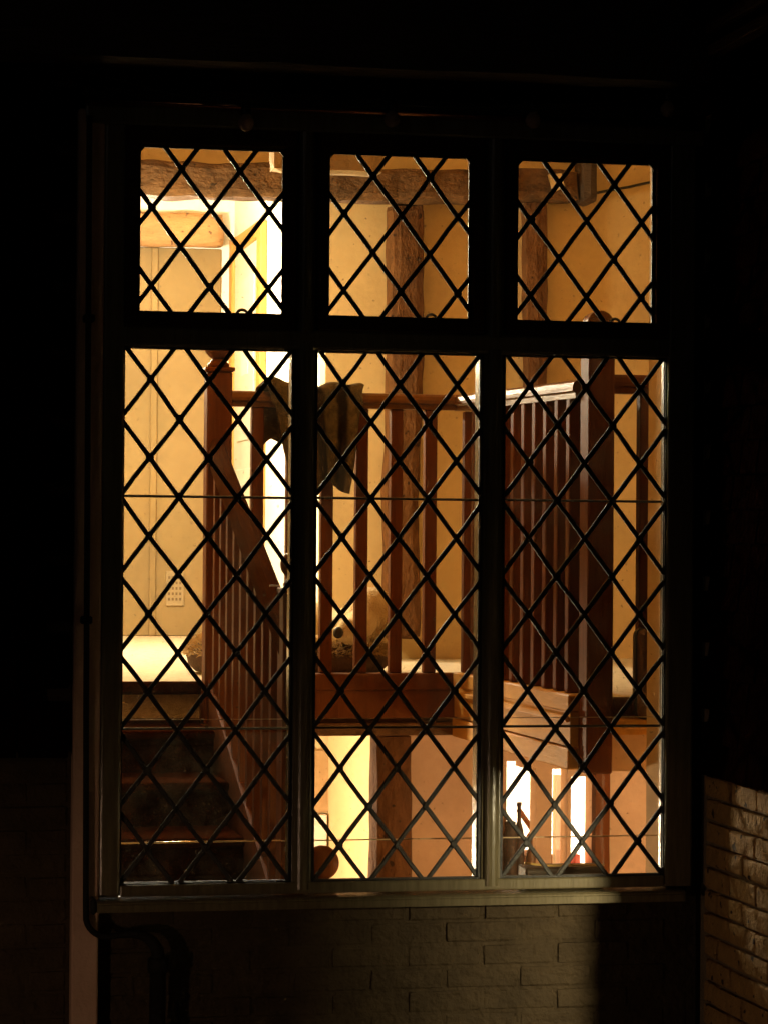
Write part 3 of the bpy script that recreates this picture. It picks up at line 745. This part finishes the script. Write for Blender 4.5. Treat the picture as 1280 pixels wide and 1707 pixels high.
# dog bed with fluffy rim and the dog asleep in it
BX, BY = 0.16, 2.30
db = thing('dog_bed', (BX, BY, FLOOR), 'round fluffy bed on the landing behind the balusters', 'pet bed')
def torus(bm, c, Rx, Ry, r, n=40, m=12, zs=1.0):
    V = [[bm.verts.new((c[0]+(Rx+r*math.cos(2*math.pi*j/m))*math.cos(2*math.pi*i/n), c[1]+(Ry+r*math.cos(2*math.pi*j/m))*math.sin(2*math.pi*i/n), c[2]+r*zs*math.sin(2*math.pi*j/m))) for j in range(m)] for i in range(n)]
    for i in range(n):
        for j in range(m): bm.faces.new((V[i][j], V[(i+1) % n][j], V[(i+1) % n][(j+1) % m], V[i][(j+1) % m]))
    return bm
bm = torus(bmesh.new(), (BX, BY, FLOOR+0.056), 0.275, 0.24, 0.055)
obj('bolster', bm, 'bed_side', db, smooth=True)
bm = bmesh.new(); lathe(bm, (BX, BY, FLOOR), [(0.26, 0.004), (0.26, 0.05), (0.1, 0.06), (0, 0.06)], 32); obj('cushion', bm, 'bed_fur', db, smooth=True)
def tufts(bm, pts, seed, ln, wd):
    r = random.Random(seed)
    for (p, nrm) in pts:
        d = (nrm + Vector((r.uniform(-.7, .7), r.uniform(-.7, .7), r.uniform(-.5, .5)))).normalized()
        s = d.cross(Vector((r.uniform(-1, 1), r.uniform(-1, 1), r.uniform(-1, 1)))).normalized()*wd*r.uniform(.6, 1.3)
        L = ln*r.uniform(.6, 1.4); k = Vector((0, 0, -L*0.25))
        a, b = bm.verts.new(p-s), bm.verts.new(p+s); c, e = bm.verts.new(p+d*L*.6+s*.7), bm.verts.new(p+d*L*.6-s*.7); f = bm.verts.new(p+d*L+k)
        bm.faces.new((a, b, c, e)); bm.faces.new((e, c, f))
    return bm
r = random.Random(7); pts = []
for i in range(11000):
    a = r.uniform(0, 2*math.pi); b = r.uniform(0.1, math.pi+0.15)
    nrm = Vector((math.cos(a)*math.cos(b), math.sin(a)*math.cos(b), math.sin(b)))
    pts.append((Vector((BX+(0.275+0.055*math.cos(b))*math.cos(a), BY+(0.24+0.055*math.cos(b))*math.sin(a), FLOOR+0.056+0.055*math.sin(b))), nrm))
obj('rim_fur', tufts(bmesh.new(), pts, 3, 0.022, 0.0014), 'bed_fur', db, kind='stuff')

def dog():
    bm = bmesh.new()
    def ell(c, s, rz=0, rx=0, ry=0):
        from mathutils import Euler
        sphere(bm, c, 1.0, 3, s, Euler((rx, ry, rz)).to_matrix())
    z = FLOOR
    ell((0.22, 2.38, z+0.13), (0.20, 0.13, 0.10), 0.15)            # trunk, curled on the cushion
    ell((0.38, 2.30, z+0.12), (0.12, 0.12, 0.10))                  # shoulder
    ell((0.415, 2.22, z+0.165), (0.080, 0.085, 0.090))             # neck
    ell((0.398, 2.125, z+0.212), (0.066, 0.074, 0.072))            # skull
    ell((0.352, 2.070, z+0.168), (0.050, 0.054, 0.048), 0.5)       # cheeks
    ell((0.310, 2.025, z+0.150), (0.056, 0.038, 0.036), 0.75, 0, 0.22)   # muzzle
    ell((0.280, 1.998, z+0.136), (0.030, 0.027, 0.025))            # muzzle end
    ell((0.318, 2.045, z+0.118), (0.048, 0.034, 0.018), 0.75)      # lower jaw
    ell((0.452, 2.09, z+0.175), (0.018, 0.042  , 0.0715), 0.2, 0.2)   # near ear, hanging
    ell((0.352, 2.175, z+0.19), (0.018, 0.040, 0.062), -0.3, 0.2)  # far ear
    ell((0.32, 2.11, z+0.085), (0.12, 0.036, 0.032), 0.35)         # fore leg under the chin
    ell((0.200, 2.065, z+0.105), (0.045, 0.034, 0.028), 0.35)      # paw
    ell((0.06, 2.24, z+0.09), (0.10, 0.05, 0.045), -0.7)           # hind leg
    ell((-0.03, 2.40, z+0.10), (0.11, 0.03, 0.03), 0.9)            # tail
    return bm
d = obj('dog', dog(), 'dog_coat', None, 'pale golden dog resting its head on the fluffy bed', 'dog', smooth=True)
rm = d.modifiers.new('skin', 'REMESH'); rm.mode = 'VOXEL'; rm.voxel_size = 0.008; rm.use_smooth_shade = True
sm = d.modifiers.new('smooth', 'SMOOTH'); sm.factor = 0.7; sm.iterations = 6
def dogpart(name, c, s, m):
    obj(name, sphere(bmesh.new(), c, 1.0, 2, s), m, d, smooth=True)
dogpart('nose', (0.262, 1.978, FLOOR+0.142), (0.017, 0.015, 0.019), 'dog_nose')
dogpart('eye', (0.375, 2.058, FLOOR+0.200), (0.009, 0.008, 0.008), 'dog_nose')
dogpart('eye', (0.332, 2.095, FLOOR+0.200), (0.009, 0.008, 0.008), 'dog_nose')
r = random.Random(9); pts = []
for i in range(2600):
    v = Vector((r.gauss(0, 1), r.gauss(0, 1), r.gauss(0, 1))).normalized()
    for (c, s) in (((0.398, 2.125, FLOOR+0.212), (0.064, 0.072, 0.070)), ((0.415, 2.22, FLOOR+0.165), (0.078, 0.083, 0.088))):
        if r.random() < 0.6: pts.append((Vector(c)+Vector((v.x*s[0], v.y*s[1], v.z*s[2])), Vector((v.x, v.y, v.z-0.9)).normalized()))
obj('coat_hair', tufts(bmesh.new(), pts, 5, 0.010, 0.0008), 'dog_coat', d, kind='stuff')

# old case and drum behind the right balusters
cs = thing('leather_case', (0.85, 0.37, 1.245), 'dark mottled leather case on the ledge at the far right', 'case')
obj('body', B(0.738, 0.96, 0.330, 0.412, 1.2455, 1.478, 0.020, 4), 'leather', cs, smooth=True)
obj('lid_seam', B(0.7365, 0.9615, 0.362, 0.370, 1.2450, 1.4795, 0.02, 3), 'iron', cs, smooth=True)
obj('handle', tube(bmesh.new(), [(0.85+0.03*math.cos(t), 0.368, 1.467+0.018*math.sin(t)) for t in [math.pi*i/10 for i in range(11)]], 0.004, 8), 'leather', cs)
bm = bmesh.new(); prism(bm, [(0.838, FLOOR+0.001)] + [(0.885+0.047*math.cos(t), 1.500+0.047*math.sin(t)) for t in [math.pi*(1-i/14) for i in range(15)]] + [(0.932, FLOOR+0.001)], 'y', 0.56, 0.66)
obj('rounded_box', bm, 'leather', None, 'dark round topped box behind the leather case', 'box')
obj('rail_card', B(-0.208, -0.183, 0.385, 0.40, 1.581, 1.585), 'white_paper', None, 'small white card lying at the foot of the sloping rail', 'card')

# ================================================================== LOWER HALL
pc = thing('wall_picture', (0.62, 3.98, 0.7), 'tan picture on the bright wall of the lower hall', 'picture')
obj('canvas', B(0.50, 0.712, 3.975, 3.9985, 0.645, 0.885, 0.003), 'picture', pc)
obj('bright_panel', B(0.50, 0.590, 3.94, 3.9985, LOW, 0.640, 0.003), 'white_paint', None, 'white painted cupboard edge low in the hall', 'cupboard', base=True)
obj('white_board', B(0.632, 0.664, 3.90, 3.9985, LOW, 0.470, 0.003), 'white_paint', None, 'narrow white board leaning on the hall wall', 'board', base=True)
# kitchen seen through the bays
tb = thing('trestle', (0.93, 2.2, LOW), 'dark crossed trestle standing in the bright kitchen', 'trestle')
for (a, b) in (((0.90, 0.69), (1.00, 0.83)), ((1.00, 0.69), (0.90, 0.83))):
    obj('cross_leg', tube(bmesh.new(), [(a[0], 2.2, a[1]), (b[0], 2.2, b[1])], 0.009, 8), 'stair_wood', tb)
obj('trestle_top', B(0.86, 1.00, 2.12, 2.28, LOW, 0.688), 'stair_wood', tb)
def bottle(x, y, z0, h, rr, m, label):
    t = obj('bottle', lathe(bmesh.new(), (x, y, z0), [(rr*.9, 0), (rr, 0.01), (rr, h*.55), (rr*.8, h*.66), (rr*.36, h*.76), (rr*.36, h*.95), (rr*.46, h*.955), (rr*.46, h), (0, h)], 20), m, None, label, 'bottle', smooth=True, base=True)
    return t
sb = thing('hall_shelf', (0.82, 1.80, 0.62), 'narrow dark shelf under the landing holding small jars', 'shelf')
obj('shelf_board', B(0.72, 1.06, 1.74, 1.849, 0.62, 0.642, 0.003), 'stair_wood', sb)
bottle(0.800, 1.80, 0.6425, 0.25, 0.017, 'dark_timber', 'slim dark bottle against the left kitchen bay')
bottle(0.838, 1.80, 0.6425, 0.145, 0.016, 'leather', 'short dark bottle beside the slim one')
obj('jar', lathe(bmesh.new(), (0.772, 1.80, 0.6425), [(0.015, 0), (0.022, 0.02), (0.022, 0.15), (0.016, 0.17), (0.018, 0.19), (0, 0.195)], 20), 'dark_timber', None, 'squat brown jar at the left end of the hall shelf', 'jar', smooth=True)
obj('post_white', B(0.972, 1.016, 2.00, 2.04, LOW, 0.955), 'white_paint', None, 'white door edge in the right kitchen bay', 'door edge', base=True)
obj('red_carton', B(0.996, 1.014, 1.86, 1.92, 0.6425, 0.72, 0.002), 'red', None, 'small red carton on the hall shelf', 'carton', base=True)
# tray on the inner window ledge
tr = thing('tray', (0.45, 0.2, 0.862), 'dark tray with shiny rim on the inner window ledge', 'tray')
obj('tray_base', B(0.40, 0.60, 0.17, 0.25, 0.861, 0.893, 0.004), 'dark_timber', tr)
obj('tray_rim', tube(bmesh.new(), [(0.395, 0.168, 0.905), (0.45, 0.166, 0.898), (0.60, 0.168, 0.897)], 0.003, 8), 'brass', tr)

# ================================================================== OUTSIDE DETAILS
# pipe down the left of the window, swan neck into a stouter pipe
pp = thing('wall_pipe', (-0.70, -0.02, 0), 'thin black pipe with swan neck left of the window', 'pipe')
pts = [(-0.708, -0.030, 2.68), (-0.706, -0.030, 2.0), (-0.704, -0.030, 1.3), (-0.701, -0.030, 0.86)]
for i in range(1, 9):
    a = math.pi/2*i/8; pts.append((-0.701+0.050*(1-math.cos(a)), -0.030, 0.825-0.050*math.sin(a)))
pts += [(-0.62, -0.030, 0.779), (-0.590, -0.030, 0.780)]
for i in range(1, 8):
    a = math.pi/2*i/7; pts.append((-0.590+0.058*math.sin(a), -0.030, 0.780-0.055*(1-math.cos(a))))
pts += [(-0.532, -0.030, 0.70)]
rr = [0.0068]*4 + [0.007]*8 + [0.008, 0.010] + [0.010+0.006*i/7 for i in range(1, 8)] + [0.016]
obj('thin_run', tube(bmesh.new(), pts, rr, 12), 'black_pipe', pp, smooth=True)
obj('down_pipe', tube(bmesh.new(), [(-0.532, -0.030, 0.715), (-0.535, -0.030, 0.02)], 0.019, 16), 'black_pipe', pp, smooth=True)
obj('socket', lathe(bmesh.new(), (-0.532, -0.030, 0.690), [(0.0215, 0), (0.0245, 0.004), (0.0245, 0.03), (0.0215, 0.034)], 18), 'black_pipe', pp, smooth=True)
for z in (2.2, 1.5): obj('pipe_clip', B(-0.718, -0.692, -0.040, -0.0075, z, z+0.018, 0.003), 'black_pipe', pp)

# copper weather bar over the window head
obj('drip_bar', tube(bmesh.new(), [(-0.72, -0.022, 2.716), (-0.1, -0.022, 2.7165), (0.77, -0.022, 2.713)], 0.0075, 12), 'copper', None, 'thin copper coloured bar along the top of the window', 'drip bar', smooth=True)
# unlit festoon bulbs
fs = thing('festoon_cable', (0.16, -0.05, 2.74), 'black festoon cable strung above the window', 'cable')
BULBS = [(-0.345, 2.672), (0.003, 2.694), (0.346, 2.705), (0.682, 2.744)]
cp = []
ends = [(-0.80, 2.80)] + [(x, z+0.040) for x, z in BULBS] + [(0.79, 2.79)]
for (a, b) in zip(ends, ends[1:]):
    for i in range(8):
        t = i/8; cp.append((a[0]+(b[0]-a[0])*t, -0.055, a[1]+(b[1]-a[1])*t - 0.010*math.sin(math.pi*t)))
cp.append((ends[-1][0], -0.055, ends[-1][1]))
obj('cable_run', tube(bmesh.new(), cp, 0.003, 8), 'black_plastic', fs)
names = ['leftmost unlit round bulb over the left light', 'unlit round bulb above the middle light', 'unlit round bulb above the left edge of the right light', 'rightmost unlit round bulb near the wing wall']
for (x, z), lb in zip(BULBS, names):
    t = thing('festoon_bulb', (x, -0.055, z), lb, 'light bulb', 'unlit festoon bulbs')
    obj('globe', lathe(bmesh.new(), (x, -0.055, z), [(0, -0.019)] + [(0.019*math.cos(a), 0.019*math.sin(a)) for a in [math.pi*(-0.5+0.09*i) for i in range(1, 10)]] + [(0.009, 0.020), (0, 0.0205)], 20), 'bulb', t, smooth=True)
    obj('socket', lathe(bmesh.new(), (x, -0.055, z), [(0.011, 0.0207), (0.012, 0.024), (0.011, 0.045), (0.006, 0.049), (0, 0.049)], 14), 'black_plastic', t, smooth=True)

# ================================================================== LAMPS
def pendant(name, x, y, z, r, c, top, label):
    t = thing(name, (x, y, z), label, 'lamp')
    obj('glowing_globe', lathe(bmesh.new(), (x, y, z), [(0, -r)] + [(r*math.cos(a), r*math.sin(a)) for a in [math.pi*(-0.5+i/8) for i in range(1, 8)]] + [(0, r)], 12), emit(name+'_glow', c), t, smooth=True)
    obj('collar', lathe(bmesh.new(), (x, y, z), [(0.02, r*0.985), (0.024, r+0.01), (0.018, r+0.05), (0, r+0.05)], 14), 'brass', t)
    obj('flex', tube(bmesh.new(), [(x, y, z+r+0.05), (x, y, top)], 0.004, 8), 'black_plastic', t)
    return t
pendant('pendant_lamp', -0.50, 2.72, 2.42, 0.06, LANDING_LAMP, CEIL, 'glowing globe pendant over the landing, left of the window view')
pendant('pendant_lamp', -0.36, 3.90, 2.72, 0.055, CORRIDOR_LAMP, CEIL, 'glowing globe pendant in the far passage')
pendant('pendant_lamp', -0.45, 2.90, 0.62, 0.06, HALL_LAMP, 1.104, 'glowing globe pendant in the lower hall')
pendant('pendant_lamp', -0.25, 0.85, 3.30, 0.06, WELL_FILL, CEIL, 'added amber globe lamp unseen above the stair well, as fill')
pendant('pendant_lamp', 1.70, 2.60, 0.70, 0.06, KITCHEN_LAMP, 1.104, 'glowing globe pendant in the kitchen')
pendant('pendant_lamp', 1.38, 0.72, 0.72, 0.06, UNDER_FILL, 1.104, 'added dim globe lamp unseen under the gallery, as fill')
pendant('pendant_lamp', 0.95, -1.20, 1.035, 0.02, WING_LAMP, 2.5, 'unseen small globe lamp in the wing, set to light the sill')

gl = thing('garden_lamp', (-1.9, -1.8, 0), 'hooded garden lamp post standing left of the window view', 'lamp')
obj('post', tube(bmesh.new(), [(-1.9, -1.8, 0), (-1.9, -1.8, 0.70)], 0.025, 12), 'iron', gl, smooth=True)
obj('glowing_globe', sphere(bmesh.new(), (-1.9, -1.8, 0.745), 0.03, 2), emit('garden_glow', GARDEN_LAMP), gl, smooth=True)
obj('hood', lathe(bmesh.new(), (-1.9, -1.8, 0.775), [(0.15, 0.0), (0.155, 0.004), (0.06, 0.05), (0, 0.055)], 24), 'iron', gl, smooth=True)
for k in range(3):
    a = 2*math.pi*k/3 + 0.9
    obj('hood_stay', tube(bmesh.new(), [(-1.9+0.022*math.cos(a), -1.8+0.022*math.sin(a), 0.69), (-1.9+0.10*math.cos(a), -1.8+0.10*math.sin(a), 0.776)], 0.003, 6), 'iron', gl)
